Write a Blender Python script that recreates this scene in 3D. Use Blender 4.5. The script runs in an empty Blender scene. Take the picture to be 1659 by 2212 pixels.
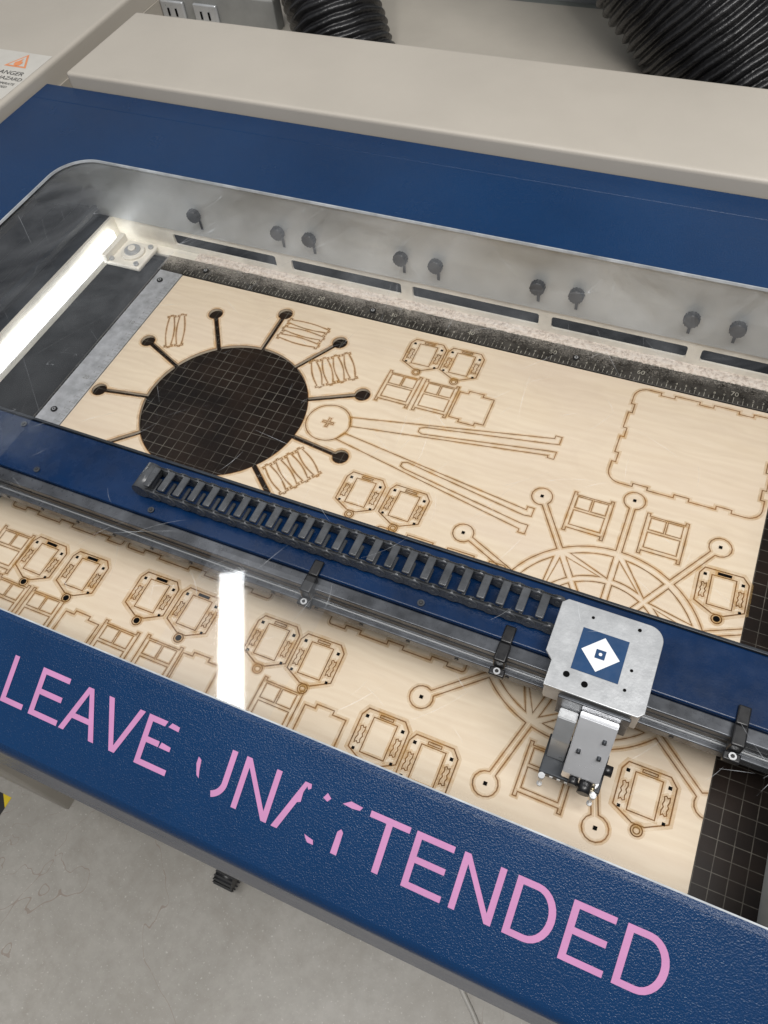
import bpy, bmesh, math, random
from mathutils import Vector, Matrix
from mathutils.geometry import tessellate_polygon
import numpy as np
random.seed(4)
S=bpy.context.scene
COL=S.collection
pi=math.pi
# ------------------------------------------------------------ camera
Xc=np.array([5297.5,1658,-1690.]);Xc/=np.linalg.norm(Xc)
Yc=np.array([1398.5,-2746,1690.]);Yc-=Xc*(Xc@Yc);Yc/=np.linalg.norm(Yc)
Zc=np.cross(Xc,Yc)
O=1.04*np.array([(395-829.5)/1690,(595-1106)/1690,1])
Cw=-np.array([O@Xc,O@Yc,O@Zc])
cd=bpy.data.cameras.new("camera");cam=bpy.data.objects.new("camera",cd);COL.objects.link(cam)
cd.sensor_fit='VERTICAL';cd.sensor_height=36;cd.lens=36*1690/2212;cd.clip_start=.01;cd.clip_end=100
right=(Xc[0],Yc[0],Zc[0]);up=(-Xc[1],-Yc[1],-Zc[1]);back=(-Xc[2],-Yc[2],-Zc[2])
cam.matrix_world=Matrix(((right[0],up[0],back[0],Cw[0]),(right[1],up[1],back[1],Cw[1]),(right[2],up[2],back[2],Cw[2]),(0,0,0,1)))
S.camera=cam
S.view_settings.view_transform='Standard';S.view_settings.look='None';S.view_settings.exposure=0

# ------------------------------------------------------------ materials
def newmat(name):
    m=bpy.data.materials.new(name);m.use_nodes=True
    nt=m.node_tree;b=nt.nodes["Principled BSDF"];return m,nt,b
def pos(nt,scale=(1,1,1)):
    g=nt.nodes.new("ShaderNodeNewGeometry");mp=nt.nodes.new("ShaderNodeMapping");mp.inputs["Scale"].default_value=scale
    nt.links.new(g.outputs["Position"],mp.inputs["Vector"]);return mp.outputs[0]
def noise(nt,vec,scale,detail=3,rough=.5,dist=0):
    n=nt.nodes.new("ShaderNodeTexNoise");n.inputs["Scale"].default_value=scale;n.inputs["Detail"].default_value=detail
    n.inputs["Roughness"].default_value=rough;n.inputs["Distortion"].default_value=dist
    nt.links.new(vec,n.inputs["Vector"]);return n.outputs["Fac"]
def ramp(nt,fac,stops):
    r=nt.nodes.new("ShaderNodeValToRGB");nt.links.new(fac,r.inputs[0])
    e=r.color_ramp.elements
    while len(e)<len(stops): e.new(.5)
    for i,(p,c) in enumerate(stops):
        e[i].position=p;e[i].color=tuple(c)+(1,) if len(c)==3 else c
    return r.outputs[0]
def mixc(nt,fac,a,b,mode='MIX'):
    m=nt.nodes.new("ShaderNodeMix");m.data_type='RGBA';m.blend_type=mode
    for s,v in ((m.inputs[0],fac),(m.inputs[6],a),(m.inputs[7],b)):
        if isinstance(v,(int,float)): s.default_value=v
        elif isinstance(v,tuple): s.default_value=v if len(v)==4 else v+(1,)
        else: nt.links.new(v,s)
    return m.outputs[2]
def math_(nt,op,a,b=None,c=None):
    m=nt.nodes.new("ShaderNodeMath");m.operation=op
    for i,v in enumerate((a,b,c)):
        if v is None: continue
        if isinstance(v,(int,float)): m.inputs[i].default_value=v
        else: nt.links.new(v,m.inputs[i])
    return m.outputs[0]
def bump(nt,b,h,strength,dist=.001):
    n=nt.nodes.new("ShaderNodeBump");n.inputs["Strength"].default_value=strength;n.inputs["Distance"].default_value=dist
    nt.links.new(h,n.inputs["Height"]);nt.links.new(n.outputs[0],b.inputs["Normal"])
def mat(name,col,rough=.5,metal=0,var=.12,vs=12,bs=0,bsc=400,bd=.0005,spec=.5,rv=.1,alpha=None,amin=.35):
    m,nt,b=newmat(name);v=pos(nt)
    n=noise(nt,v,vs,4,.6)
    c0=tuple(max(0,x*(1-var)) for x in col);c1=tuple(min(1,x*(1+var)) for x in col)
    nt.links.new(ramp(nt,n,[(.3,c0),(.7,c1)]),b.inputs["Base Color"])
    b.inputs["Roughness"].default_value=rough;b.inputs["Metallic"].default_value=metal
    b.inputs["Specular IOR Level"].default_value=spec
    if rv:
        mr=nt.nodes.new("ShaderNodeMapRange");nt.links.new(noise(nt,v,vs*3,5,.7),mr.inputs[0])
        mr.inputs[1].default_value=.25;mr.inputs[2].default_value=.75
        mr.inputs[3].default_value=max(.02,rough-rv);mr.inputs[4].default_value=min(1,rough+rv)
        nt.links.new(mr.outputs[0],b.inputs["Roughness"])
    if bs: bump(nt,b,noise(nt,v,bsc,2,.5),bs,bd)
    if alpha is not None:
        nt.links.new(math_(nt,'MULTIPLY',ramp(nt,noise(nt,v,70,3,.6),[(.3,(amin,)*3),(.7,(1,1,1))]),alpha),b.inputs["Alpha"])
    return m
def emis(name,col,st):
    m,nt,b=newmat(name);b.inputs["Base Color"].default_value=(.8,.8,.8,1)
    b.inputs["Emission Color"].default_value=col+(1,);b.inputs["Emission Strength"].default_value=st
    return m

def wood_color(nt):
    v1=pos(nt,(4,38,1));v2=pos(nt,(14,420,1));v3=pos(nt,(1.3,4.5,1))
    a=noise(nt,v1,1.6,5,.6,1.2);b=noise(nt,v2,1.2,3,.6);c=noise(nt,v3,2.2,3,.5,1.2);d=noise(nt,pos(nt,(9,16,1)),1.3,4,.65,1.4)
    w=nt.nodes.new("ShaderNodeTexWave");w.wave_type='BANDS';w.bands_direction='Y';nt.links.new(v3,w.inputs["Vector"])
    w.inputs["Scale"].default_value=7;w.inputs["Distortion"].default_value=10;w.inputs["Detail"].default_value=3;w.inputs["Detail Scale"].default_value=1.2
    col=ramp(nt,a,[(.25,(.60,.50,.375)),(.75,(.665,.57,.44))])
    col=mixc(nt,math_(nt,'MULTIPLY',b,.14),col,(.38,.275,.185))
    col=mixc(nt,math_(nt,'MULTIPLY',w.outputs["Fac"],.16),col,(.47,.35,.235))
    col=mixc(nt,math_(nt,'MULTIPLY',ramp(nt,c,[(.45,(0,0,0)),(.75,(1,1,1))]),.30),col,(.52,.42,.355))
    col=mixc(nt,math_(nt,'MULTIPLY',ramp(nt,d,[(.5,(0,0,0)),(.7,(1,1,1))]),.16),col,(.44,.345,.26))
    return col,b
M={}
def make_wood():
    m,nt,b=newmat("birch_plywood");c,g=wood_color(nt);nt.links.new(c,b.inputs["Base Color"])
    b.inputs["Roughness"].default_value=.48;b.inputs["Specular IOR Level"].default_value=.4
    bump(nt,b,g,.12,.0004);return m
M['wood']=make_wood()
M['core']=mat("laser_kerf",(.12,.055,.017),.8,0,.6,60,spec=.1,rv=0)
M['halo']=mat("laser_scorch",(.42,.215,.055),.8,0,.2,60,spec=.1,rv=0,alpha=.60)
M['halo2']=mat("laser_smoke_stain",(.52,.31,.10),.8,0,.2,60,spec=.1,rv=0,alpha=.36,amin=.08)
M['black']=mat("black_void",(.003,.003,.003),.8,rv=0,spec=.05)
def make_blue():
    m,nt,b=newmat("blue_powder_coat");v=pos(nt)
    n=noise(nt,v,6,4,.6)
    c=ramp(nt,n,[(.3,(.0010,.021,.072)),(.7,(.0015,.027,.090))])
    sp=noise(nt,v,900,2,.5)
    du=ramp(nt,noise(nt,v,330,2,.6),[(.72,(0,0,0)),(.79,(1,1,1))])
    c=mixc(nt,math_(nt,'MULTIPLY',du,.18),c,(.12,.16,.24))
    nt.links.new(c,b.inputs["Base Color"]);b.inputs["Specular IOR Level"].default_value=.32
    mr=nt.nodes.new("ShaderNodeMapRange");nt.links.new(noise(nt,v,14,4,.7),mr.inputs[0]);mr.inputs[3].default_value=.16;mr.inputs[4].default_value=.34
    nt.links.new(mr.outputs[0],b.inputs["Roughness"])
    bump(nt,b,sp,.75,.0006);return m
M['blue']=make_blue()
M['bluebeam']=mat("blue_painted_metal",(.0012,.015,.055),.28,0,.25,20,.15,700,spec=.4)
M['beige']=mat("beige_powder_coat",(.41,.375,.325),.5,0,.05,5,.25,1100,.0004)
M['beige_dark']=mat("beige_painted_steel",(.35,.32,.275),.5,0,.08,6,.2,900)
M['cream']=mat("cream_wall",(.78,.74,.65),.5,0,.2,18,.1,300)
M['greywall']=mat("grey_liner",(.47,.485,.48),.4,0,.25,6)
M['greysteel']=mat("grey_green_steel",(.13,.14,.13),.45,0,.2,8)
M['midgrey']=mat("outlet_grey",(.22,.22,.21),.4,0,.1,30)
M['rubber']=mat("black_hose_rubber",(.009,.009,.010),.34,0,.5,30,.5,160,.002)
M['darksteel']=mat("dark_steel",(.022,.026,.032),.4,.2,.35,25)
M['chain']=mat("charcoal_plastic",(.055,.058,.063),.26,0,.35,60)
M['alu']=mat("brushed_aluminium",(.50,.51,.52),.34,.55,.10,30,.15,500)
M['trim']=mat("acrylic_edge",(.34,.36,.38),.45,0,.35,40)
M['rulermetal']=mat("worn_ruler_metal",(.46,.47,.49),.38,.45,.25,70,.1,300)
M['polish']=mat("polished_metal",(.86,.87,.90),.20,.55,.08,30)
M['rail']=mat("rail_steel",(.085,.09,.10),.30,.5,.4,40)
M['blackplastic']=mat("black_plastic",(.010,.010,.011),.35,0,.3,50)
M['brass']=mat("brass",(.45,.38,.24),.3,1,.1,50)
M['pink']=mat("pink_vinyl",(.43,.19,.355),.4,0,.06,40,.2,900,.0003)
M['white']=mat("white_paint",(.66,.67,.68),.4,0,.04,40)
M['logoblue']=mat("logo_navy",(.008,.04,.11),.35,0,.1,40)
M['orange']=mat("orange_print",(.66,.24,.10),.5,0,.05,40)
M['ink']=mat("black_ink",(.03,.03,.03),.5,0,.1,40)
M['label']=mat("label_paper",(.50,.48,.44),.4,0,.04,40)
M['silverink']=mat("silver_print",(.34,.325,.28),.45,.2,.5,120)
M['scratch']=mat("acrylic_scratch",(.85,.88,.92),.4,0,.1,40,alpha=.40,amin=.0)
def make_tape():
    m,nt,b=newmat("hazard_tape");w=nt.nodes.new("ShaderNodeTexWave");w.bands_direction='DIAGONAL';w.inputs["Scale"].default_value=5
    nt.links.new(pos(nt),w.inputs["Vector"]);w.inputs["Phase Offset"].default_value=1.2
    nt.links.new(ramp(nt,w.outputs["Fac"],[(.48,(.75,.55,.02)),(.52,(.02,.02,.02))]),b.inputs["Base Color"]);return m
M['yellow']=make_tape()
def make_ruler():
    m,nt,b=newmat("blackened_ruler");v=pos(nt)
    sx=nt.nodes.new("ShaderNodeSeparateXYZ");nt.links.new(v,sx.inputs[0])
    yy=math_(nt,'MULTIPLY',sx.outputs[1],33)
    xx=math_(nt,'SUBTRACT',1.05,math_(nt,'MULTIPLY',sx.outputs[0],1.15))
    cr=noise(nt,v,330,5,.8,2.0);big=noise(nt,v,22,4,.7)
    k=math_(nt,'ADD',math_(nt,'MULTIPLY',cr,.8),math_(nt,'MULTIPLY',yy,.24));k=math_(nt,'ADD',k,math_(nt,'MULTIPLY',xx,.12))
    k=math_(nt,'ADD',k,math_(nt,'MULTIPLY',big,.3))
    f=ramp(nt,k,[(.74,(0,0,0)),(.95,(1,1,1))])
    dark=ramp(nt,noise(nt,v,60,4,.7),[(.35,(.022,.020,.018)),(.75,(.10,.094,.086))])
    nt.links.new(mixc(nt,f,dark,(.50,.47,.43)),b.inputs["Base Color"])
    b.inputs["Metallic"].default_value=.4;b.inputs["Roughness"].default_value=.26
    bump(nt,b,cr,.2,.0006);return m
M['ruler']=make_ruler()
def make_grid():
    m,nt,b=newmat("black_cutting_grid");v=pos(nt)
    sx=nt.nodes.new("ShaderNodeSeparateXYZ");nt.links.new(v,sx.inputs[0])
    def line(o):
        f=math_(nt,'FRACT',math_(nt,'MULTIPLY',math_(nt,'ADD',o,10),1/.0125))
        d=math_(nt,'ABSOLUTE',math_(nt,'SUBTRACT',f,.5));return math_(nt,'LESS_THAN',d,.026)
    g=math_(nt,'MAXIMUM',line(sx.outputs[0]),line(sx.outputs[1]))
    nz=ramp(nt,noise(nt,v,25,4,.7),[(.35,(.08,.08,.08)),(.7,(1,1,1))])
    big=ramp(nt,noise(nt,v,9,3,.6),[(.35,(.003,.0025,.0025)),(.7,(.020,.012,.008))])
    c=mixc(nt,math_(nt,'MULTIPLY',g,nz),big,(.14,.13,.11))
    nt.links.new(c,b.inputs["Base Color"]);b.inputs["Roughness"].default_value=.4;b.inputs["Specular IOR Level"].default_value=.18;return m
M['grid']=make_grid()
def make_glass():
    m,nt,b=newmat("clear_acrylic_glass");v=pos(nt)
    fr=nt.nodes.new("ShaderNodeFresnel");fr.inputs[0].default_value=1.5
    F=math_(nt,'MULTIPLY',fr.outputs[0],1.6)
    tot=None
    for i,(rz,sc,w) in enumerate([(.5,(30,2.2,1),.0010),(2.3,(26,2.0,1),.0009),(1.35,(34,2.6,1),.0009),(2.9,(40,3.4,1),.0009)]):
        g=nt.nodes.new("ShaderNodeNewGeometry");mp=nt.nodes.new("ShaderNodeMapping")
        rot=nt.nodes.new("ShaderNodeVectorRotate");rot.rotation_type='Z_AXIS';rot.inputs["Angle"].default_value=rz
        nt.links.new(g.outputs["Position"],rot.inputs["Vector"]);nt.links.new(rot.outputs[0],mp.inputs["Vector"]);mp.inputs["Scale"].default_value=sc
        n=noise(nt,mp.outputs[0],1.0,1,.4)
        ln=math_(nt,'LESS_THAN',math_(nt,'ABSOLUTE',math_(nt,'SUBTRACT',n,.5)),w)
        msk=ramp(nt,noise(nt,mp.outputs[0],3.1+.3*i,2,.5),[(.57,(0,0,0)),(.61,(1,1,1))])
        q=math_(nt,'MULTIPLY',ln,msk);tot=q if tot is None else math_(nt,'MAXIMUM',tot,q)
    dust=ramp(nt,noise(nt,v,420,2,.6),[(.75,(0,0,0)),(.79,(1,1,1))])
    haze=ramp(nt,noise(nt,pos(nt,(7,5,1)),1,5,.65,1.5),[(.38,(.0,.0,.0)),(.75,(.075,.075,.075))])  # pale haze painted into the acrylic, standing for soft reflections
    hz=math_(nt,'ADD',haze,math_(nt,'MULTIPLY',math_(nt,'MAXIMUM',tot,dust),.13))
    sx=nt.nodes.new("ShaderNodeSeparateXYZ");nt.links.new(v,sx.inputs[0])
    rear=nt.nodes.new("ShaderNodeMapRange");nt.links.new(sx.outputs[1],rear.inputs[0])
    rear.inputs[1].default_value=-.25;rear.inputs[2].default_value=-.02;rear.inputs[3].default_value=.45;rear.inputs[4].default_value=1.15
    hz=math_(nt,'MULTIPLY',hz,rear.outputs[0])
    a=math_(nt,'ADD',F,hz)
    nt.links.new(a,b.inputs["Alpha"]);nt.links.new(math_(nt,'DIVIDE',F,a),b.inputs["Metallic"])
    b.inputs["Base Color"].default_value=(.9,.93,.97,1);b.inputs["Roughness"].default_value=.035;b.inputs["Specular IOR Level"].default_value=0
    m.surface_render_method='BLENDED';return m
M['glass']=make_glass()
def make_floor():
    m,nt,b=newmat("worn_concrete");v=pos(nt)
    a=noise(nt,v,3,6,.65,.5);c=noise(nt,v,40,5,.7);d=noise(nt,v,220,2,.5)
    col=ramp(nt,a,[(.3,(.34,.32,.285)),(.7,(.49,.465,.425))])
    col=mixc(nt,math_(nt,'MULTIPLY',ramp(nt,c,[(.4,(0,0,0)),(.75,(1,1,1))]),.5),col,(.27,.25,.215))
    e2=noise(nt,v,7,6,.7,1)
    col=mixc(nt,math_(nt,'MULTIPLY',ramp(nt,e2,[(.48,(0,0,0)),(.70,(1,1,1))]),.40),col,(.28,.25,.21))
    col=mixc(nt,math_(nt,'MULTIPLY',ramp(nt,d,[(.64,(0,0,0)),(.72,(1,1,1))]),.5),col,(.66,.64,.6))
    cn=noise(nt,v,2.2,4,.6,1.0);crack=math_(nt,'LESS_THAN',math_(nt,'ABSOLUTE',math_(nt,'SUBTRACT',cn,.5)),.0015)
    col=mixc(nt,math_(nt,'MULTIPLY',crack,.5),col,(.24,.17,.13))
    nt.links.new(col,b.inputs["Base Color"]);b.inputs["Roughness"].default_value=.4;bump(nt,b,c,.15,.002);return m
M['floor']=make_floor()
M['tube']=emis("fluorescent_tube",(1,.99,.97),16)
M['led']=emis("led_strip",(.93,.97,1),4.5)
def make_debris():
    m,nt,b=newmat("residue_flakes");v=pos(nt);n=noise(nt,v,220,4,.7)
    nt.links.new(ramp(nt,n,[(.3,(.40,.33,.28)),(.5,(.70,.62,.55)),(.8,(.82,.77,.71))]),b.inputs["Base Color"]);b.inputs["Roughness"].default_value=.7
    bump(nt,b,n,.6,.002);return m
M['debris']=make_debris()

# ------------------------------------------------------------ object helpers
def finish(name,me,mats,parent=None,smooth=False,label=None,category=None,group=None,kind=None,loc=None):
    ob=bpy.data.objects.new(name,me);COL.objects.link(ob)
    for m in (mats if isinstance(mats,(list,tuple)) else [mats]):
        if len(me.materials)<(len(mats) if isinstance(mats,(list,tuple)) else 1): me.materials.append(M[m] if isinstance(m,str) else m)
    if smooth:
        for p in me.polygons: p.use_smooth=True
    if loc is not None: ob.location=loc
    if parent: par(ob,parent)
    if label: ob["label"]=label
    if category: ob["category"]=category
    if group: ob["group"]=group
    if kind: ob["kind"]=kind
    return ob
WM={}
def wloc(o): return WM.get(o.name,Vector((0,0,0)))
def par(ob,p):
    ob.parent=p;ob.matrix_parent_inverse=Matrix.Translation(-wloc(p))
def empty(name,loc,label,category,group=None):
    e=bpy.data.objects.new(name,None);COL.objects.link(e);e.location=loc;WM[e.name]=Vector(loc)
    e.empty_display_size=.02;e["label"]=label;e["category"]=category
    if group: e["group"]=group
    return e
def bm_box(bm,x0,x1,y0,y1,z0,z1,bev=0,mi=0,seg=2):
    vs=[bm.verts.new(p) for p in [(x0,y0,z0),(x1,y0,z0),(x1,y1,z0),(x0,y1,z0),(x0,y0,z1),(x1,y0,z1),(x1,y1,z1),(x0,y1,z1)]]
    fs=[bm.faces.new([vs[i] for i in f]) for f in [(0,3,2,1),(4,5,6,7),(0,1,5,4),(1,2,6,5),(2,3,7,6),(3,0,4,7)]]
    for f in fs:f.material_index=mi
    if bev:
        es=list({e for f in fs for e in f.edges})
        r=bmesh.ops.bevel(bm,geom=es,offset=bev,segments=seg,affect='EDGES',profile=.6)
        for f in r['faces']: f.material_index=mi;f.smooth=True
def bm_cyl(bm,c,r,h,axis='Z',n=24,mi=0,r2=None,smooth=True):
    r2=r if r2 is None else r2
    A={'X':(Vector((0,1,0)),Vector((0,0,1)),Vector((1,0,0))),'Y':(Vector((0,0,1)),Vector((1,0,0)),Vector((0,1,0))),'Z':(Vector((1,0,0)),Vector((0,1,0)),Vector((0,0,1)))}[axis]
    c=Vector(c);a=[];b=[]
    for i in range(n):
        t=2*pi*i/n;d=A[0]*math.cos(t)+A[1]*math.sin(t)
        a.append(bm.verts.new(c+d*r));b.append(bm.verts.new(c+A[2]*h+d*r2))
    for i in range(n):
        f=bm.faces.new([a[i],a[(i+1)%n],b[(i+1)%n],b[i]]);f.material_index=mi;f.smooth=smooth
    f=bm.faces.new(a[::-1]);f.material_index=mi;f=bm.faces.new(b);f.material_index=mi
def mesh(bm,name):
    me=bpy.data.meshes.new(name);bm.to_mesh(me);bm.free();return me
def boxes(name,lst,mats,parent=None,**k):
    bm=bmesh.new()
    for b in lst: bm_box(bm,*b)
    return finish(name,mesh(bm,name),mats,parent,**k)
def fill2d(polys,z0,z1,bev=0,name="f"):
    cu=bpy.data.curves.new(name,'CURVE');cu.dimensions='2D';cu.fill_mode='BOTH'
    for p in polys:
        s=cu.splines.new('POLY');s.points.add(len(p)-1)
        for i,(x,y) in enumerate(p): s.points[i].co=(x,y,0,1)
        s.use_cyclic_u=True
    cu.extrude=(z1-z0)/2-bev;cu.bevel_depth=bev;cu.bevel_resolution=2
    if bev: cu.offset=-bev
    o=bpy.data.objects.new("tmp",cu);COL.objects.link(o);bpy.context.view_layer.update()
    me=bpy.data.meshes.new_from_object(o.evaluated_get(bpy.context.evaluated_depsgraph_get()));bpy.data.objects.remove(o);bpy.data.curves.remove(cu)
    me.transform(Matrix.Translation((0,0,(z0+z1)/2)));me.materials.clear();return me
def rrect(x0,x1,y0,y1,r,n=10):
    o=[]
    for cx,cy,a0 in [(x1-r,y1-r,0),(x0+r,y1-r,90),(x0+r,y0+r,180),(x1-r,y0+r,270)]:
        for i in range(n+1):
            a=math.radians(a0+90*i/n);o.append((cx+r*math.cos(a),cy+r*math.sin(a)))
    return o
def circ(cx,cy,r,n=24): return [(cx+r*math.cos(2*pi*i/n),cy+r*math.sin(2*pi*i/n)) for i in range(n)]
def text_mesh(body,size,x,y,z,align='CENTER',rot=0):
    cu=bpy.data.curves.new("t",'FONT');cu.body=body;cu.size=size;cu.align_x=align;cu.align_y='CENTER';cu.resolution_u=3
    o=bpy.data.objects.new("tmp",cu);COL.objects.link(o);bpy.context.view_layer.update()
    me=bpy.data.meshes.new_from_object(o.evaluated_get(bpy.context.evaluated_depsgraph_get()));bpy.data.objects.remove(o);bpy.data.curves.remove(cu)
    me.transform(Matrix.Translation((x,y,z))@Matrix.Rotation(rot,4,'Z'));return me
def join_meshes(name,mes):
    bm=bmesh.new()
    for me in mes: bm.from_mesh(me)
    return mesh(bm,name)

# ------------------------------------------------------------ cut line ribbons
def ribbon(bm,pts,closed,z,w=.00032,H=.0026,h2=.0009,mi=1,offs=None,kinds=(2,1,0,1,2)):
    n=len(pts);P=[Vector((p[0],p[1])) for p in pts];rows=[]
    offs=offs or (-H,-h2,-w,w,h2,H)
    for i in range(n):
        a=P[(i-1)%n] if (closed or i>0) else None
        b=P[(i+1)%n] if (closed or i<n-1) else None
        d1=(P[i]-a).normalized() if a is not None and (P[i]-a).length>1e-9 else None
        d2=(b-P[i]).normalized() if b is not None and (b-P[i]).length>1e-9 else None
        if d1 is None:d1=d2
        if d2 is None:d2=d1
        n1=Vector((-d1.y,d1.x));n2=Vector((-d2.y,d2.x));m=(n1+n2)
        if m.length<.3:m=n1.copy()
        m.normalize();k=1/max(.5,abs(m.dot(n1)))
        rows.append([bm.verts.new((P[i].x+m.x*off*k,P[i].y+m.y*off*k,z)) for off in offs])
    for i in range(n if closed else n-1):
        a=rows[i];b=rows[(i+1)%n]
        for j in range(len(offs)-1):
            f=bm.faces.new([a[j],b[j],b[j+1],a[j+1]]);f.material_index=mi+kinds[j]
def piece_mesh(name,plates,lines,blacks,scale=.001,H=.0028,w=.00030,xmax=None):
    bm=bmesh.new();z=.0003
    sc=lambda p:[(x*scale,y*scale) for x,y in p]
    for p in plates:
        q=sc(p);vs=[bm.verts.new((x,y,.00012)) for x,y in q]
        for t in tessellate_polygon([[Vector((x,y,0)) for x,y in q]]):
            if len(set(t))==3:
                a_=(q[t[1]][0]-q[t[0]][0])*(q[t[2]][1]-q[t[0]][1])-(q[t[2]][0]-q[t[0]][0])*(q[t[1]][1]-q[t[0]][1])
                if abs(a_)>1e-12: bm.faces.new([vs[i] for i in t]).material_index=0
    for p in plates: ribbon(bm,sc(p),True,z,w,H);z+=.00002
    for p,c in lines: ribbon(bm,sc(p),c,z,w*.9,H*.7,.0007);z+=.00002
    for p in blacks:
        f=bm.faces.new([bm.verts.new((x,y,z+.0001)) for x,y in sc(p)]);f.material_index=4
    for f in bm.faces:
        f.normal_update()
        if f.normal.z<0:f.normal_flip()
    if xmax is not None:
        bmesh.ops.bisect_plane(bm,geom=bm.verts[:]+bm.edges[:]+bm.faces[:],plane_co=(xmax,0,0),plane_no=(1,0,0),clear_outer=True)
    return mesh(bm,name)
WOODM=['wood','core','halo','halo2','black']
def place(me,name,x,y,rot,label,cat,group):
    ob=bpy.data.objects.new(name,me);COL.objects.link(ob)
    ob.location=(x/1000,y/1000,random.uniform(0,.00008));ob.rotation_euler=(0,0,math.radians(rot))
    ob["label"]=label;ob["category"]=cat;ob["group"]=group;return ob
def addm(me):
    for m in WOODM: me.materials.append(M[m])
    return me

# ------------------------------------------------------------ plywood sheet
def arm_outline(cx,cy,R,n,ph,re,de,hw):
    o=[];dl=math.asin(hw/R);phi=math.asin(hw/re);st=2*pi/n
    for k in range(n):
        a=ph+k*st;ca,sa=math.cos(a),math.sin(a)
        for i in range(15): 
            t=-(pi-phi)+2*(pi-phi)*i/14;x=de+re*math.cos(t);y=re*math.sin(t)
            if i==0:
                x0=R*math.cos(dl);o.append((cx+x0*ca+hw*sa,cy+x0*sa-hw*ca))
            o.append((cx+x*ca-y*sa,cy+x*sa+y*ca))
        x0=R*math.cos(dl);o.append((cx+x0*ca-hw*sa,cy+x0*sa+hw*ca))
        for i in range(1,8):
            t=a+dl+(st-2*dl)*i/8;o.append((cx+R*math.cos(t),cy+R*math.sin(t)))
    return o
hole=arm_outline(.171,-.185,.0985,11,math.radians(-7.2),.0090,.161,.0025)
sheet_me=fill2d([[(0,-.508),(.755,-.508),(.755,0),(0,0)],hole],-.003,0)
sheet=finish("plywood_sheet",sheet_me,'wood',label="birch plywood sheet laser cut with ferris wheel model parts",category="plywood")
bm=bmesh.new();ribbon(bm,hole,True,.0002,mi=0,offs=(-.0034,-.0011,-.0004,.0001),kinds=(2,1,0))
for f in bm.faces:
    f.normal_update()
    if f.normal.z<0:f.normal_flip()
finish("scorched_edge",mesh(bm,"scorched_edge"),['core','halo','halo2'],sheet)
def P2(cx,cy,r,a): return (cx+r*math.cos(a),cy+r*math.sin(a))
wh=[(x*1000,y*1000) for x,y in arm_outline(0,0,.0985,11,math.radians(90),.0105,.161,.0028)]
lines=[];blk=[]
st=2*pi/11
def secarc(r,t0,t1,n=7): return [P2(0,0,r,t0+(t1-t0)*i/n) for i in range(n+1)]
for k in range(11):
    a=pi/2+k*st
    hwm=3.0
    g=lambda r:math.asin(hwm/r)
    o0,o1=a+g(91),a+st-g(91);i0,i1=a+g(66),a+st-g(66)
    if k%2==0:
        lines.append((secarc(91,o0,o1-.06)+[P2(0,0,66,i0+.0)],True))
        lines.append(([P2(0,0,88,a+st-g(88))]+secarc(66,i1,i0+.10),True))
    else:
        lines.append((secarc(91,o1,o0+.06)+[P2(0,0,66,i1)],True))
        lines.append(([P2(0,0,88,a+g(88))]+secarc(66,i0,i1-.10),True))
    lines.append((secarc(60,a+g(60),a+st-g(60))+secarc(27,a+st-g(27),a+g(27),3),True))
    c=P2(0,0,161,a);blk.append([(c[0]-1.6,c[1]-1.6),(c[0]+1.6,c[1]-1.6),(c[0]+1.6,c[1]+1.6),(c[0]-1.6,c[1]+1.6)])
wm=addm(piece_mesh("ferris_wheel_cutout",[wh],lines,blk,xmax=.1200,H=.0024))
place(wm,"ferris_wheel_cutout",634.8,-317.5,0,"spoked plywood ferris wheel piece cut in sheet","wood cutout","laser cut model parts")
c0=circ(297,-166,25.5,40)
leg1=[(318,-151),(538,-106),(538,-102),(545,-102),(545,-112),(537,-114),(402,-137),(397,-140),(397,-145),(402,-147),(537,-124),(545,-123),(545,-133),(538,-133),(538,-130),(322.5,-163)]
leg2=[(321,-174),(538,-203),(538,-199),(545,-199),(545,-209),(537,-210),(402,-188),(397,-190),(397,-195),(402,-197),(537,-220),(545,-220),(545,-231),(538,-231),(538,-227),(315,-184.5)]
cx,cy=297,-166
cross=[(cx+dx*1.3,cy+dy*1.3) for dx,dy in [(-5,-1),(-1,-1),(-1,-5),(1,-5),(1,-1),(5,-1),(5,1),(1,1),(1,5),(-1,5),(-1,1),(-5,1)]]
lg=addm(piece_mesh("support_leg_cutout",[c0],[(leg1,True),(leg2,True),(cross,True)],[]))
place(lg,"support_leg_cutout",0,0,0,"two-pronged plywood support leg with round hub","wood cutout","laser cut model parts")
def tabrect(x0,x1,y0,y1,r,d=4,n=3):
    o=[]
    def edge(p,q,inw):
        L=math.hypot(q[0]-p[0],q[1]-p[1]);ux,uy=(q[0]-p[0])/L,(q[1]-p[1])/L;nx,ny=-uy*d,ux*d
        for i in range(n):
            a=L*(i+.32)/n;b=L*(i+.68)/n
            o.append((p[0]+ux*a,p[1]+uy*a));o.append((p[0]+ux*a+nx,p[1]+uy*a+ny));o.append((p[0]+ux*b+nx,p[1]+uy*b+ny));o.append((p[0]+ux*b,p[1]+uy*b))
    def corner(cx,cy,a0):
        for i in range(7):
            a=math.radians(a0+15*i);o.append((cx+r*math.cos(a),cy+r*math.sin(a)))
    corner(x0+r,y0+r,180);edge((x0+r,y0),(x1-r,y0),1);corner(x1-r,y0+r,270);edge((x1,y0+r),(x1,y1-r),1)
    corner(x1-r,y1-r,0);edge((x1-r,y1),(x0+r,y1),1);corner(x0+r,y1-r,90);edge((x0,y1-r),(x0,y0+r),1)
    return o
for x0,x1,y0,y1,r in [(601,751,-140,-7,14),(405,540,-388,-272,3),(20,165,-386,-290,3),(172,340,-386,-300,3)]:
    bp=addm(piece_mesh("base_plate_cutout",[tabrect(x0,x1,y0,y1,r)],[],[]))
    place(bp,"base_plate_cutout",0,0,0,"plywood base plate with notched tab edges","wood cutout","laser cut model parts")
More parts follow.
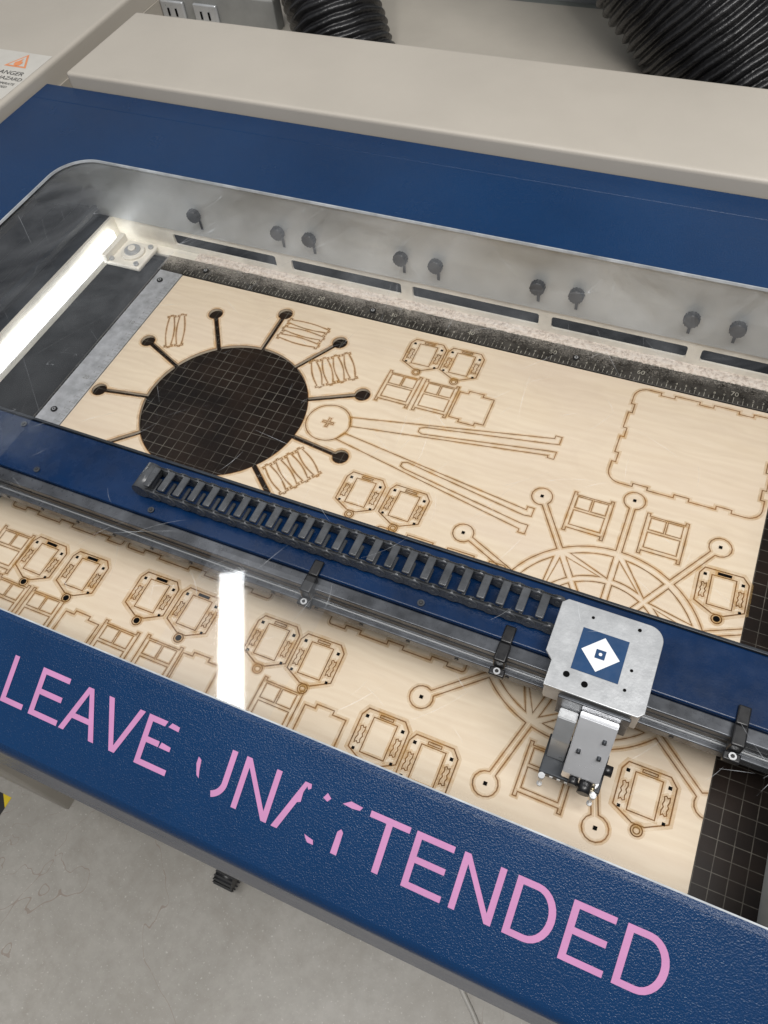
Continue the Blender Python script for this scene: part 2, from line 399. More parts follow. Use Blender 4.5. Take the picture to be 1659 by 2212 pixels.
body=[(4,0),(38,0),(44,-7),(44,-37),(27,-46),(17,-46),(0,-37),(0,-7)]
ring=circ(22,-50.5,4.6,20)
def wavy(x,y):
    return [(x+dx,y+dy) for dx,dy in [(-2.4,-8),(-.8,-6.5),(.8,-8),(2.4,-7),(1.6,-4),(2.6,-1),(1.5,1),(2.5,4),(2.2,7.5),(.6,6.4),(-.8,8),(-2.4,7),(-1.6,4),(-2.6,1),(-1.5,-1),(-2.6,-4)]]
sq=lambda x,y,s=1.5:[(x-s,y-s),(x+s,y-s),(x+s,y+s),(x-s,y+s)]
gl=[([(11,-6),(33,-6),(33,-38),(11,-38)],True),(wavy(5.5,-24),True),(wavy(38.5,-24),True),([(16,-2),(28,-2),(28,-4.4),(16,-4.4)],True),(circ(22,-50.5,2.6,14),True)]
gm=addm(piece_mesh("gondola_panel",[body],gl+[(ring,True)],[sq(5,-7),sq(39,-9),sq(40,-38,1.3),sq(4.5,-37,1.3)],H=.0032,w=.00036))
gm2=addm(piece_mesh("gondola_panel",[body],gl+[(ring,True)],[sq(5,-7),sq(39,-9),sq(40,-38,1.3),circ(22,-50.5,3,16),[(16,-1.8),(28,-1.8),(28,-4.6),(16,-4.6)]],H=.0036,w=.00042))
gp=[(338,-14,0),(385,-14,0),(349,-219,0),(399,-219,0),(72,-408,1),(124,-408,1),(206,-403,1),(256,-403,1),(341,-403,0),(388,-405,0),(471,-449,0),(518,-455,0),(688,-411,0),(709,-208,1)]
for x,y,k in gp:
    place(gm2 if k else gm,"gondola_panel",x,y,random.uniform(-1.5,1.5),"plywood gondola side panel with window and round hanger","wood cutout","gondola side panels")
fr_out=[(0,0),(3,0),(3,-3),(37,-3),(37,0),(40,0),(40,-48),(37,-48),(37,-44),(3,-44),(3,-48),(0,-48)]
fr_in=[([(4.5,-5),(19,-5),(19,-19),(4.5,-19)],True),([(21,-5),(35.5,-5),(35.5,-19),(21,-19)],True),([(4.5,-22),(35.5,-22),(35.5,-40),(4.5,-40)],True)]
fm=addm(piece_mesh("chair_frame_cutout",[fr_out],fr_in,[],H=.0022,w=.00028))
so=[(0,-4),(10,-4),(10,0),(27,0),(27,-4),(40,-4),(40,-42),(30,-42),(30,-46),(12,-46),(12,-42),(0,-42)]
sm=addm(piece_mesh("seat_panel_cutout",[so],[],[]))
for x,y,k in [(332,-70,0),(377,-70,0),(420,-72,1),(577,-165,0),(650,-166,0),(613,-424,0),(108,-460,0),(156,-466,1),(200,-463,0),(248,-461,0),(290,-461,1),(374,-457,0),(420,-463,1),(64,-460,0),(20,-455,1),(30,-410,0)]:
    place(sm if k else fm,"seat_panel_cutout" if k else "chair_frame_cutout",x,y,random.uniform(-1,1),
      "plain notched plywood panel cut in sheet" if k else "ladder-shaped plywood frame piece cut in sheet","wood cutout","laser cut model parts")
def slat(h):
    n=10;xl=[];xr=[]
    for i in range(n+1):
        t=i/n;y=-4-(h-8)*t;b=2.2*math.sin(pi*t)
        xl.append((3.0-b,y));xr.append((9.0+b,y))
    return [(1,-1.5),(5,-1.5),(5,0),(7,0),(7,-1.5),(11,-1.5),(11,-4)]+xr+[(11,-h+4),(11,-h+1.5),(7,-h+1.5),(7,-h),(5,-h),(5,-h+1.5),(1,-h+1.5),(1,-h+4)]+xl[::-1]+[(1,-4)]
slm={h:addm(piece_mesh("curved_slat_cutout",[slat(h)],[],[],H=.0016,w=.00026)) for h in (46,54,58)}
for ox,oy,ang,n,h in [(23,-74,27,2,58),(176,-66,88,3,58),(233,-88,36,4,46),(255,-247,54,4,46),(200,-300,85,2,46)]:
    a=math.radians(ang)
    for i in range(n):
        place(slm[h],"curved_slat_cutout",ox+math.cos(a)*i*13.2,oy+math.sin(a)*i*13.2,ang,"slim waisted plywood slat cut beside wheel","wood cutout","curved slats")

# ------------------------------------------------------------ laser cutter
lc=empty("laser_cutter",(.4,-.15,-.85),"blue and beige laser cutter with clear lid window","laser cutter")
boxes("cutting_bed",[(-.044,.805,-.60,.045,-.02,-.0035)],'grid',lc)
boxes("bed_gap",[(-.13,-.0445,-.60,.0300,-.02,-.012)],'black',lc)
boxes("ruler",[(-.040,.83,.001,.030,-.0034,.0012,.0004)],'ruler',lc)
boxes("side_ruler",[(-.036,-.001,-.508,.0006,-.0034,.0010,.0004)],'rulermetal',lc)
bm=bmesh.new()
def quad(bm,x0,x1,y0,y1,z,mi=0):
    f=bm.faces.new([bm.verts.new(p) for p in [(x0,y0,z),(x1,y0,z),(x1,y1,z),(x0,y1,z)]]);f.material_index=mi
for i in range(0,161):
    x=i*.005;l=.0055 if i%2==0 else .0035
    if i%20==0:l=.008
    quad(bm,x-.00026,x+.00026,.0018,.0018+l,.0016)
mes=[mesh(bm,"t")]
for c in range(1,80):
    if c%10==0: mes.append(text_mesh(str(c),.0086,c*.01,.0145,.0016))
    else: mes.append(text_mesh(str(c%10),.0045,c*.01,.0100,.0016))
mes.append(text_mesh("A LOCATE",.006,.055,.024,.0016))
finish("ruler_marking",join_meshes("rm",mes),'silverink',lc)
bm=bmesh.new()
for i in range(0,101):
    y=-i*.005;l=.0055 if i%2==0 else .0035
    if i%20==0:l=.008
    quad(bm,-.0018-l,-.0018,y-.00022,y+.00022,.0014)
mes=[mesh(bm,"t")]
for c in range(1,50):
    if c%10==0: mes.append(text_mesh(str(c),.0082,-.015,-c*.01,.0014,rot=0))
    else: mes.append(text_mesh(str(c%10),.0042,-.010,-c*.01,.0014))
finish("side_ruler_marking",join_meshes("rm2",mes),'midgrey',lc)
def screw(name,x,y,z,r=.004,parent=lc,mats=('blackplastic','alu')):
    bm=bmesh.new();bm_cyl(bm,(x,y,z),r,.0014,'Z',20,0);bm_cyl(bm,(x,y,z+.0014),r*.55,.0004,'Z',16,1);bm_cyl(bm,(x,y,z+.0018),r*.3,.0002,'Z',6,0)
    return finish(name,mesh(bm,name),list(mats),parent)
for x,y in [(.027,.016),(.272,.014),(.527,.014),(.75,.014),(-.024,-.019),(-.021,-.256)]: screw("screw",x,y,.0012)
def wall_xz(name,polys,y0,y1,m,parent,bev=0):
    me=fill2d(polys,0,y1-y0,bev);me.transform(Matrix(((1,0,0,0),(0,0,1,y0),(0,1,0,0),(0,0,0,1))));me.flip_normals()
    return finish(name,me,m,parent)
slots=[rrect(x0,x1,.008,.025,.003,4) for x0,x1 in [(-.036,.122),(.145,.298),(.313,.472),(.487,.640),(.655,.80)]]
wall_xz("exhaust_wall",[[(-.13,-.02),(.83,-.02),(.83,.034),(-.13,.034)]]+slots,.045,.048,'cream',lc)
boxes("exhaust_duct",[(-.13,.83,.075,.078,-.02,.033)],'black',lc)
boxes("rear_liner",[(-.30,.83,.0425,.0448,.0345,.1400)],'greywall',lc)
kn=None
for x in (.021,.1425,.186,.306,.3495,.47,.5135,.635,.681):
    if kn is None:
        bm=bmesh.new();bm_cyl(bm,(0,0,0),.0035,-.005,'Y',16);bm_cyl(bm,(0,-.004,0),.0078,-.008,'Y',28)
        for i in range(14):
            a=2*pi*i/14;bm_box(bm,.0076*math.cos(a)-.0008,.0076*math.cos(a)+.0008,-.0118,-.0045,.0076*math.sin(a)-.0008,.0076*math.sin(a)+.0008)
        bm_box(bm,-.0016,.0016,-.0006,0,-.026,-.006)
        kn=mesh(bm,"knob")
    o=finish("baffle_knob",kn,'blackplastic',None,loc=(x,.0420,.072));par(o,lc)
bm=bmesh.new();nx=600;rows=[]
for i in range(nx+1):
    x=-.0+.80*i/nx;amp=max(0,.62-.35*x)*(.6+.4*math.sin(i*.11)*math.sin(i*.037))
    row=[]
    for j,(y,z) in enumerate([(.0302,.0012),(.034,.0035),(.038,.006),(.042,.005),(.0449,.0032)]):
        row.append(bm.verts.new((x,y+random.uniform(-.0014,.0014) if j<4 else y,max(.0013,z*amp*random.uniform(.5,1.4)))))
    rows.append(row)
for i in range(nx):
    for j in range(4): bm.faces.new([rows[i][j],rows[i+1][j],rows[i+1][j+1],rows[i][j+1]])
finish("dust_residue",mesh(bm,"dust"),'debris',kind="stuff",label="crumbly pinkish residue piled along exhaust wall",category="residue")
boxes("bed_rim",[(-.13,.83,.0302,.0448,-.0034,.0001)],'cream',lc)
boxes("side_wall",[(-.134,-.130,-.60,.045,-.02,.034)],'cream',lc)
boxes("led_light",[(-.130,-.124,-.56,.030,.001,.022,.002)],'led',lc)
boxes("side_tray",[(-.30,-.134,-.60,.041,.026,.030)],'darksteel',lc)
boxes("side_rail",[(-.175,-.158,-.60,.038,.030,.050,.002),(-.215,-.195,-.60,.038,.030,.042,.002)],'blackplastic',lc)
boxes("drive_belt",[(-.150,-.144,-.60,.038,.045,.052)],'darksteel',lc)
boxes("outer_wall",[(-.305,-.300,-.60,.045,-.06,.139)],'darksteel',lc)
br=boxes("pulley_bracket",[(-.112,-.055,-.018,.030,.006,.012,.002),(-.112,-.104,-.018,.030,.012,.022,.001)],'cream',lc)
bm=bmesh.new();bm_cyl(bm,(-.080,.008,.012),.016,.004,'Z',32,0);bm_cyl(bm,(-.080,.008,.016),.011,.002,'Z',32,1);bm_cyl(bm,(-.080,.008,.018),.005,.003,'Z',20,0)
for dx,dy in ((-.022,-.02),(.018,-.02),(.018,.016)): bm_cyl(bm,(-.080+dx,.008+dy,.012),.0035,.003,'Z',16,1)
finish("pulley",mesh(bm,"pulley"),['cream','alu'],br)
boxes("right_liner",[(.805,.809,-.60,.041,-.02,.14)],'greywall',lc)
boxes("front_liner",[(-.13,.809,-.606,-.602,-.03,.08)],'darksteel',lc)
# gantry
g=boxes("gantry",[(-.20,1.0,-.385,-.327,.055,.090,.0015)],'bluebeam',lc)
boxes("gantry_rail",[(-.20,1.0,-.397,-.3853,.060,.086,.001),(-.20,1.0,-.4025,-.3972,.056,.066,.0008)],'rail',g)
boxes("gantry_groove",[(-.20,1.0,-.3978,-.3971,.074,.079)],'blackplastic',g)
boxes("gantry_edge",[(-.20,1.0,-.3982,-.3972,.0665,.0685)],'alu',g)
boxes("back_lip",[(-.20,1.0,-.3268,-.324,.060,.0915,.0006)],'darksteel',g)
bm=bmesh.new();x=.222
while x<.606:
    z0=.0912
    bm_box(bm,x,x+.0068,-.3655,-.3435,z0+.0135,z0+.0162,.0011)
    bm_box(bm,x+.0022,x+.0052,-.362,-.347,z0+.0008,z0+.003,.0008)
    for y in (-.3685,-.3433):
        bm_box(bm,x-.0035,x+.0125,y,y+.0027,z0,z0+.0135,.0014)
        bm_cyl(bm,(x+.0125,y-.0007,z0+.0072),.0062,.0040,'Y',22)
        bm_cyl(bm,(x+.0125,y-.0012,z0+.0072),.0022,.0050,'Y',12)
    x+=.0160
bm_cyl(bm,(.2185,-.3690,.0995),.0085,.028,'Y',24)
finish("cable_chain",mesh(bm,"chain"),'chain',g)
for x in (.405,.575,.751):
    bm=bmesh.new()
    bm_box(bm,x-.0045,x+.0045,-.388,-.373,.0903,.0930,.0012)
    bm_box(bm,x-.0050,x+.0050,-.4045,-.3882,.078,.0925,.0015)
    bm_box(bm,x-.0062,x+.0062,-.4115,-.4047,.074,.0800,.0012)
    bm_cyl(bm,(x,-.4085,.0800),.0028,.002,'Z',16,1);bm_cyl(bm,(x,-.4085,.0820),.0016,.0004,'Z',6,0)
    finish("rail_clip",mesh(bm,"clip"),['blackplastic','alu'],g)
for x,y in [(.234,-.379),(.05,-.335),(.10,-.378),(.50,-.379)]: screw("screw",x,y,.0902,.003,g,('rail','blackplastic'))
for i in range(22):
    bm=bmesh.new();bm_cyl(bm,(-.02+i*.043,-.4027,.061),.0018,-.0006,'Y',12)
    finish("rail_bolt",mesh(bm,"rb"),'blackplastic',g)
# laser head
hx0,hx1,hy0,hy1=.607,.684,-.421,-.349
out=[(hx0+.006,hy0),(hx1-.004,hy0),(hx1,hy0+.004)]+[(hx1-.012+.012*math.cos(math.radians(a)),hy1-.012+.012*math.sin(math.radians(a))) for a in range(0,91,10)]+[(hx0+.004,hy1),(hx0,hy1-.004),(hx0,hy0+.026),(hx0+.006,hy0+.02)]
head=finish("laser_head",fill2d([out],.1182,.1205,.0005),'alu',lc)
boxes("head_body",[(.614,.682,-.419,-.383,.0925,.1180,.001),(.6135,.6150,-.4195,-.36,.098,.117)],'alu',head)
boxes("carriage_plate",[(.625,.677,-.4240,-.4212,.084,.1150,.0008)],'rail',head)
bm=bmesh.new();z=.1209
quad(bm,.6275,.6615,-.4025,-.3680,z,0)
c=(.6445,-.3853);r=.0140
f=bm.faces.new([bm.verts.new((c[0]+r*a,c[1]+r*b,z+.0003)) for a,b in ((1,0),(0,1),(-1,0),(0,-1))]);f.material_index=1
quad(bm,c[0]-.0036,c[0]+.0036,c[1]-.0036,c[1]+.0036,z+.0006,0)
f=bm.faces.new([bm.verts.new((c[0]+.0013*math.cos(a*pi/5),c[1]+.0013*math.sin(a*pi/5),z+.0009)) for a in range(10)]);f.material_index=1
finish("logo_label",mesh(bm,"logo"),['logoblue','white'],head)
for x,y,r in [(.626,-.408,.0024),(.640,-.411,.0024),(.666,-.356,.0014),(.668,-.389,.0012),(.667,-.405,.0012),(.632,-.358,.0012)]:
    bm=bmesh.new();bm_cyl(bm,(x,y,.1206),r,.0002,'Z',16);finish("screw_hole",mesh(bm,"holes"),'black',head)
def prism_x(name,poly,x0,x1,m,parent,bev=.0006):
    bm=bmesh.new();a=[bm.verts.new((x0,y,z)) for y,z in poly];b=[bm.verts.new((x1,y,z)) for y,z in poly];n=len(poly)
    bm.faces.new(a);bm.faces.new(b[::-1])
    for i in range(n): bm.faces.new([a[(i+1)%n],a[i],b[i],b[(i+1)%n]])
    bmesh.ops.recalc_face_normals(bm,faces=bm.faces[:])
    if bev: bmesh.ops.bevel(bm,geom=bm.edges[:],offset=bev,segments=2,affect='EDGES')
    return finish(name,mesh(bm,name),m,parent)
prism_x("lens_housing",[(-.4243,.098),(-.432,.098),(-.442,.078),(-.444,.040),(-.4243,.040)],.629,.6425,'alu',head)
prism_x("mirror_mount",[(-.4243,.106),(-.429,.106),(-.456,.058),(-.456,.044),(-.4243,.044)],.6435,.671,'polish',head)
boxes("focus_foot",[(.627,.674,-.457,-.4252,.0310,.0395,.001)],'darksteel',head)
bm=bmesh.new()
for i in range(7): bm_box(bm,.630+i*.0058,.6325+i*.0058,-.4576,-.4571,.0335,.0370)
finish("foot_marking",mesh(bm,"fm"),'white',head)
for x,y in ((.630,-.4600),(.670,-.4600)):
    bm=bmesh.new();bm_cyl(bm,(x,y,.018),.0011,.020,'Z',14);bm_cyl(bm,(x,y,.036),.0025,.005,'Z',18);bm_cyl(bm,(x,y,.016),.0021,.0025,'Z',18)
    finish("focus_plunger",mesh(bm,"pl"),'alu',head)
for c,r,hh,ax in [((.653,-.4565,.0535),.0036,-.006,'Y'),((.662,-.4565,.0535),.0048,-.009,'Y'),((.6712,-.441,.050),.0042,.007,'X')]:
    bm=bmesh.new();bm_cyl(bm,c,r,hh,ax,20);finish("adjustment_knob",mesh(bm,"ak"),'blackplastic',head)
for c in [(.668,-.4560,.0475),(.650,-.4435,.080),(.665,-.4435,.080),(.665,-.4355,.094)]:
    bm=bmesh.new();bm_cyl(bm,c,.0015,-.003,'Y',16);finish("cap_screw",mesh(bm,"bs"),'brass' if c[2]<.05 else 'darksteel',head)
# ------------------------------------------------------------ lid
h=.145
win=rrect(-.122,.822,-.525,.013,.045,14)
lid_me=fill2d([[(-.26,-.5295),(1.09,-.5295),(1.09,.1125),(-.26,.1125)],win],h-.004,h,.0)
bm=bmesh.new();bm.from_mesh(lid_me)
prof=[(-.5296,h-.0002)]
s=math.atan(.5)
prof.append((-.531,h-.0008))
end=(-.607,h-.5*(.607-.529))
prof.append(end)
for i in range(1,8):
    a=s+(pi/2-s)*i/7
    prof.append((end[0]-.010*(math.sin(a)-math.sin(s)),end[1]-.010*(math.cos(s)-math.cos(a))))
prof.append((prof[-1][0],-.07));prof.append((prof[-1][0]+.012,-.07))
ra=[bm.verts.new((-.26,y,z)) for y,z in prof];rb=[bm.verts.new((1.09,y,z)) for y,z in prof]
for i in range(len(prof)-1):
    f=bm.faces.new([ra[i],ra[i+1],rb[i+1],rb[i]]);f.smooth=2<=i<len(prof)-3
f=bm.faces.new(ra+[bm.verts.new((-.26,-.5296,-.07))])
bmesh.ops.recalc_face_normals(bm,faces=[f])
lid=finish("lid",mesh(bm,"lid"),'blue',lc)
boxes("hinge_cover",[(-.262,1.09,.114,.1485,.10,.1442,.0012)],'blue',lid)
boxes("lid_side",[(-.2600,-.2570,-.5290,.1120,.06,.1405)],'blue',lid)
bm=bmesh.new()
def pane(pts):
    f=bm.faces.new([bm.verts.new((x,y,.1402)) for x,y in pts]);f.normal_update()
    if f.normal.z<0:f.normal_flip()
full=rrect(-.132,.832,-.5285,.023,.05,14)
pane([(.105,-.5285)]+[p for p in full if p[0]<.2 and p[1]<-.2][::-1]+[p for p in full if p[1]>-.2 and p[0]<.2][::-1]+[p for p in full if p[1]>-.2 and p[0]>.2][::-1]+[(.832,-.105),(.105,-.105)])
pane([(.340,-.5285),(.447,-.5285),(.447,-.415),(.340,-.415)])  # separate patch shaped to catch the ceiling light's reflection
for i in range(130):
    x0=random.uniform(.11,.80);y0=random.uniform(-.51,-.11);L=random.uniform(.006,.05)*random.choice((1,1,1.6));an=random.choice((.6,.9,2.2,2.6,1.4))+random.uniform(-.4,.4);cv=random.uniform(-.5,.5);w=random.uniform(.00010,.00024)
    pv=None;x,y=x0,y0
    for k in range(7):
        a=an+cv*k/6;t=(1-abs(k/3-1))*.8+.2
        l=bm.verts.new((x-w*t*math.sin(a),y+w*t*math.cos(a),.1400));r_=bm.verts.new((x+w*t*math.sin(a),y-w*t*math.cos(a),.1400))
        if pv: bm.faces.new([pv[0],pv[1],r_,l]).material_index=1
        pv=(l,r_);x+=L/6*math.cos(a);y+=L/6*math.sin(a)
finish("glass_pane",mesh(bm,"pane"),['glass','scratch'],lid)
rim_me=fill2d([rrect(-.1222,.8222,-.5252,.0132,.0452,14),rrect(-.1208,.8208,-.5238,.0118,.0438,14)],h-.0035,h-.0005)
finish("window_trim",rim_me,'trim',lid)
# lettering
capx=.0345;capy=.0358
th=math.atan(.5);dn=Vector((0,-math.cos(th),-math.sin(th)));nrm=Vector((0,-math.sin(th),math.cos(th)))
base=Vector((0,-.5815,h-.5*(.5815-.529)))+nrm*.0005
def glyph(name,x0,polys,label=None):
    bm=bmesh.new()
    for p in polys:
        vs=[bm.verts.new(Vector((x0+x*capx,0,0))+base-dn*(y*capy)) for x,y in p];f=bm.faces.new(vs);f.normal_update()
        if f.normal.z<0:f.normal_flip()
    bmesh.ops.remove_doubles(bm,verts=bm.verts[:],dist=1e-6)
    return finish(name,mesh(bm,name),'pink',lid,label=label)
R=lambda x0,y0,x1,y1:[(x0,y0),(x1,y0),(x1,y1),(x0,y1)]
def arcs(cx,cy,rx,ry,rix,riy,a0,a1,n=14):
    o=[]
    for i in range(n):
        a=math.radians(a0+(a1-a0)*i/n);b=math.radians(a0+(a1-a0)*(i+1)/n)
        o.append([(cx+rx*math.cos(a),cy+ry*math.sin(a)),(cx+rx*math.cos(b),cy+ry*math.sin(b)),(cx+rix*math.cos(b),cy+riy*math.sin(b)),(cx+rix*math.cos(a),cy+riy*math.sin(a))])
    return o
G={'L':[R(.09,0,.215,1),R(.215,0,.70,.115)],
'E':[R(.1,0,.225,1),R(.225,.885,.85,1),R(.225,.46,.80,.575),R(.225,0,.87,.115)],
'A':[[(0,0),(.135,0),(.465,.87),(.465,1),(.395,1)],[(.465,1),(.465,.87),(.795,0),(.93,0),(.535,1)],[(.245,.29),(.685,.29),(.643,.40),(.287,.40)]],
'V':[[(0,1),(.135,1),(.465,.13),(.465,0),(.395,0)],[(.465,0),(.465,.13),(.795,1),(.93,1),(.535,0)]],
'N':[R(.1,0,.22,1),R(.78,0,.9,1),[(.22,1),(.22,.82),(.78,0),(.78,.18)]],
'T':[R(.02,.885,.83,1),R(.362,0,.49,.885)],
'D':[R(.1,0,.225,1),R(.225,.885,.48,1),R(.225,0,.48,.115)]+arcs(.48,.5,.43,.5,.30,.385,-90,90)}
ADV={'L':.776,'E':.93,'A':.93,'V':.93,'U':1.008,'N':1.008,'T':.853,'D':1.008,' ':.40}
G['e']=[R(.1,0,.225,1),[(.225,.885),(.52,.885),(.56,1),(.225,1)],[(.60,.90),(.85,.885),(.85,.98),(.66,1)],R(.225,.46,.52,.575),[(.54,.46),(.80,.46),(.80,.55),(.57,.575)],R(.225,0,.87,.115)]
G['U']=[[(.12,.62),(.20,.58),(.23,.38),(.27,.24),(.20,.28),(.12,.48)],R(.775,.36,.9,1)]+arcs(.5,.36,.4,.37,.275,.25,-70,0,10)
G['a']=[[(0,0),(.135,0),(.36,.59),(.43,.62),(.42,.80),(.46,.93),(.50,.88),(.55,.92),(.535,1),(.395,1)],[(.70,.12),(.74,.06),(.80,0),(.93,0),(.90,.08),(.78,.10)]]
G['t']=[[(.30,.90),(.50,.885),(.66,.905),(.70,.98),(.45,1)],[(.362,0),(.49,0),(.485,.42),(.43,.47),(.37,.40)],[(-.10,.86),(.0,.82),(.06,.90),(-.04,.97)]]
x=.2365
for ch in "LEAVe UNatTENDED":
    if ch!=' ': glyph("letter_"+ch.lower(),x,G[ch],"partly peeled pink vinyl letter" if ch in 'eUat' else None)
    x+=ADV[ch.upper()]*capx
boxes("rear_cover",[(-.222,1.10,.150,.322,.10,.163,.005,0,4)],'beige',lc)
boxes("side_console",[(-.80,-.265,-.45,.70,-.45,.160,.006,0,4)],'beige',lc)
boxes("body_rim",[(-.2645,-.2625,-.60,.70,.0,.1300),(-.2622,1.1,.1490,.60,.05,.0999)],'beige_dark',lc)
boxes("lower_cabinet",[(-.25,1.05,-.50,.32,-.80,-.03,.004)],'beige_dark',lc)  # mostly unseen body, added beneath the bed to block light
boxes("pedestal",[(-.60,.000,-.6135,-.505,-.50,-.085,.004)],'beige_dark',lc)
wl=boxes("warning_label",[(-.366,-.272,.075,.186,.1601,.1604)],'label',lc)
bm=bmesh.new()
def tri(cx,cy,r,z,mi):
    f=bm.faces.new([bm.verts.new((cx+r*math.cos(a),cy+r*math.sin(a),z)) for a in (pi/2,pi/2+2*pi/3,pi/2+4*pi/3)]);f.material_index=mi
tri(-.309,.160,.022,.1606,0);tri(-.309,.160,.0165,.1608,1)
fl=[(-.309,.170),(-.3125,.163),(-.316,.160),(-.315,.154),(-.310,.151),(-.304,.153),(-.303,.159),(-.305,.163),(-.307,.161)]
f=bm.faces.new([bm.verts.new((x,y,.1610)) for x,y in fl]);f.material_index=0
finish("hazard_triangle",mesh(bm,"tri"),['orange','label'],wl)
finish("warning_text",join_meshes("wt",[text_mesh(t,s,-.3075,y,.1607) for t,s,y in [("DANGER",.0128,.134),("FIRE HAZARD",.0108,.121),("DO NOT OPERATE",.0070,.109),("UNATTENDED",.0070,.101),("KEEP LID CLOSED",.0036,.091)]]),'ink',wl)
# ------------------------------------------------------------ background
boxes("rear_ledge",[(-1.2,2.0,.455,.62,-.6,.098,.003)],'greysteel',label="grey painted steel duct housing behind the machine",category="steel housing")
boxes("upper_duct",[(.13,1.6,.64,.80,-.5,.150,.004)],'greywall',label="pale grey steel duct running behind the machine",category="steel duct")
boxes("rear_wall",[(-1.5,2.5,.85,.87,-.85,.9)],'greywall',label="plain grey wall behind the machine",category="wall")
eb=empty("electrical_box",(-.21,.43,.06),"grey metal electrical box with two outlets","electrical box")
boxes("box_body",[(-.34,-.06,.430,.454,.03,.145,.003)],'midgrey',eb)
for x in (-.24,-.18):
    bm=bmesh.new();bm_box(bm,x-.021,x+.021,.424,.4298,.085,.131,.0025,0);bm_box(bm,x-.009,x-.006,.4230,.4239,.110,.121,0,1);bm_box(bm,x+.005,x+.008,.4230,.4239,.110,.121,0,1);bm_cyl(bm,(x,.4239,.101),.0035,-.0008,'Y',12,1)
    finish("outlet",mesh(bm,"outlet"),['alu','black'],eb)
def hose(name,pts,r,label,pitch=.0125):
    P=[Vector(p) for p in pts]
    Q=[]
    ext=[P[0]*2-P[1]]+P+[P[-1]*2-P[-2]]
    for i in range(1,len(ext)-2):
        a,b,c,d=ext[i-1:i+3]
        for k in range(40):
            t=k/40;Q.append(.5*((2*b)+(c-a)*t+(2*a-5*b+4*c-d)*t*t+(3*b-a-3*c+d)*t**3))
    L=[0]
    for i in range(1,len(Q)): L.append(L[-1]+(Q[i]-Q[i-1]).length)
    tot=L[-1];n=int(tot/pitch*8);bm=bmesh.new();rows=[];j=0;ns=64
    up=Vector((0,1,.1)).normalized()
    for i in range(n):
        s_=tot*i/n
        while j<len(L)-2 and L[j+1]<s_: j+=1
        f=(s_-L[j])/max(1e-9,L[j+1]-L[j]);p=Q[j].lerp(Q[j+1],f);d=(Q[j+1]-Q[j]).normalized()
        u=d.cross(up).normalized();v=d.cross(u)
        row=[]
        for k in range(ns):
            a=2*pi*k/ns;wob=.35*math.sin(5*a+s_*35)+.25*math.sin(9*a-s_*80)
            ph=2*pi*(s_/pitch+k/ns)+wob
            w=abs(math.sin(ph/2))
            rr=r*(1-.085*(1-w)**1.0)+.0014*math.sin(3*a+s_*60)*math.sin(s_*90)
            row.append(bm.verts.new(p+(u*math.cos(a)+v*math.sin(a))*rr))
        rows.append(row)
    for i in range(n-1):
        for k in range(ns):
            f=bm.faces.new([rows[i][k],rows[i][(k+1)%ns],rows[i+1][(k+1)%ns],rows[i+1][k]]);f.smooth=True
    return finish(name,mesh(bm,name),'rubber',label=label,category="hose",group="exhaust hoses")
hose("exhaust_hose",[(-.14,.60,.42),(-.03,.50,.25),(.05,.42,.13),(.10,.385,.04),(.13,.38,-.06)],.068,"black corrugated exhaust hose bending behind rear cover",.011)
hose("exhaust_hose",[(.20,.62,.50),(.405,.52,.29),(.555,.47,.165),(.66,.44,.05),(.72,.43,-.10)],.100,"thick black corrugated exhaust hose, dusty ribs",.013)
# ------------------------------------------------------------ floor and things on it
bm=bmesh.new();f=bm.faces.new([bm.verts.new(p) for p in [(-6,-6,-.85),(6,-6,-.85),(6,6,-.85),(-6,6,-.85)]])
finish("floor",mesh(bm,"floor"),'floor',kind="structure",label="worn grey concrete workshop floor",category="floor")
boxes("floor_tape",[(-.60,-.315,-.70,-.63,-.8498,-.8490)],'yellow',label="strip of yellow and black floor marking tape",category="tape")
bm=bmesh.new();bm_cyl(bm,(.150,-.588,-.81),.018,.034,'X',26,0)
for i in range(16):
    a=2*pi*i/16;bm_box(bm,.149,.187,-.588+.018*math.cos(a)-.0015,-.588+.018*math.cos(a)+.0015,-.81+.018*math.sin(a)-.0015,-.81+.018*math.sin(a)+.0015)
bm_box(bm,.155,.18,-.575,-.50,-.80,-.75,.003)
finish("caster_wheel",mesh(bm,"caster"),'blackplastic',lc)
cu=bpy.data.curves.new("cable",'CURVE');cu.dimensions='3D';cu.bevel_depth=.004;sp=cu.splines.new('NURBS')
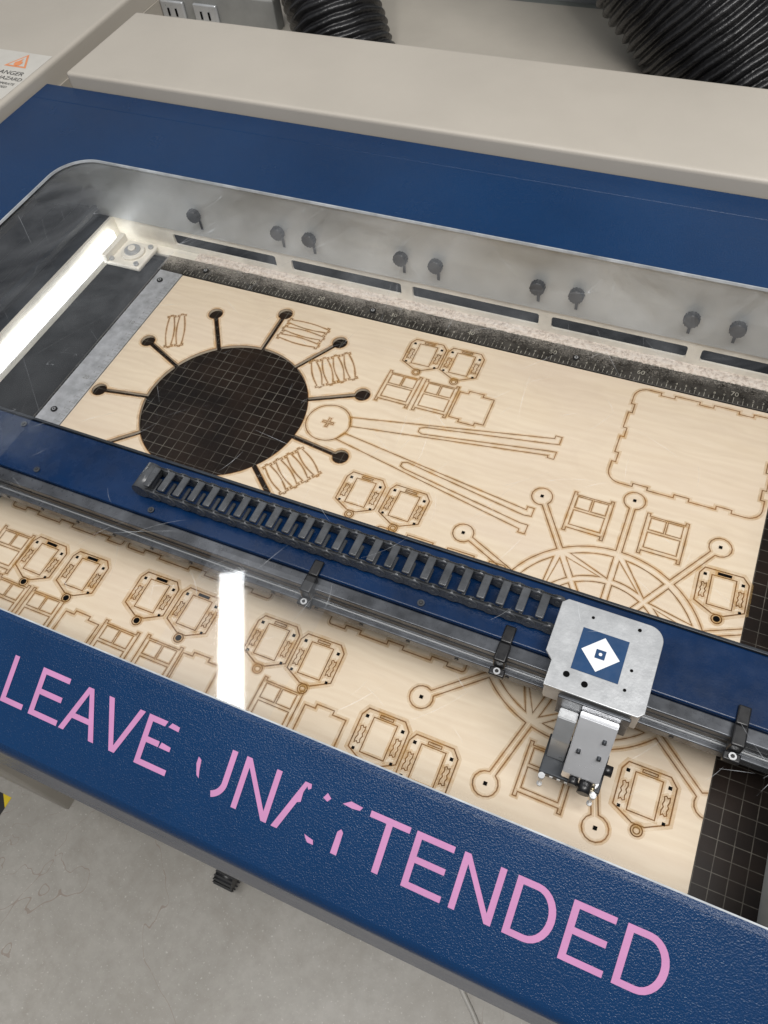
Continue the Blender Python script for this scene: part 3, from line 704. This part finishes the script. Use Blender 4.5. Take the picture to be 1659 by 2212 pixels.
cp=[(.52,-.50,-.845),(.60,-.585,-.845),(.635,-.605,-.845),(.66,-.64,-.845),(.70,-.70,-.845)]
sp.points.add(len(cp)-1)
for i,p in enumerate(cp): sp.points[i].co=p+(1,)
sp.use_endpoint_u=True
o=bpy.data.objects.new("tmp",cu);COL.objects.link(o);bpy.context.view_layer.update()
cme=bpy.data.meshes.new_from_object(o.evaluated_get(bpy.context.evaluated_depsgraph_get()));bpy.data.objects.remove(o)
cme.materials.clear();finish("power_cable",cme,'label',label="thin pale cable lying on concrete floor",category="cable")
# ------------------------------------------------------------ lights
def strip(name,a,b,w,z):
    a=Vector((a[0],a[1]));b=Vector((b[0],b[1]));d=(b-a).normalized();n=Vector((-d.y,d.x))*w/2
    bm=bmesh.new();lo=[a-n,b-n,b+n,a+n]
    v0=[bm.verts.new((p.x,p.y,z)) for p in lo];v1=[bm.verts.new((p.x,p.y,z+.04)) for p in lo]
    bm.faces.new(v0[::-1]).material_index=0
    f=bm.faces.new(v1);f.material_index=1
    for i in range(4):
        f=bm.faces.new([v0[i],v0[(i+1)%4],v1[(i+1)%4],v1[i]]);f.material_index=1
    bmesh.ops.recalc_face_normals(bm,faces=bm.faces[:])
    return finish(name,mesh(bm,name),['tube','white'],label="long fluorescent ceiling light above the machine",category="ceiling light",group="ceiling lights")
strip("ceiling_light",(-.56,.28),(-.03,-.66),.085,1.9)
def area(x,y,z,size,e,tgt,col=(1,.98,.95),sy=.5):
    l=bpy.data.lights.new("area_lamp",'AREA');l.shape='RECTANGLE';l.size=size;l.size_y=size*sy;l.energy=e;l.color=col
    o=bpy.data.objects.new("area_lamp",l);COL.objects.link(o);o.location=(x,y,z)
    o.rotation_euler=(Vector(tgt)-Vector((x,y,z))).to_track_quat('-Z','Y').to_euler()
area(1.15,-.62,2.1,1.4,42,(.55,-.2,0))
area(.15,-1.0,2.1,1.2,19,(.3,-.25,0))
w=bpy.data.worlds.new("World");S.world=w;w.use_nodes=True
nt=w.node_tree;bg=nt.nodes["Background"];bg.inputs[0].default_value=(.92,.95,1,1);bg.inputs[1].default_value=.33
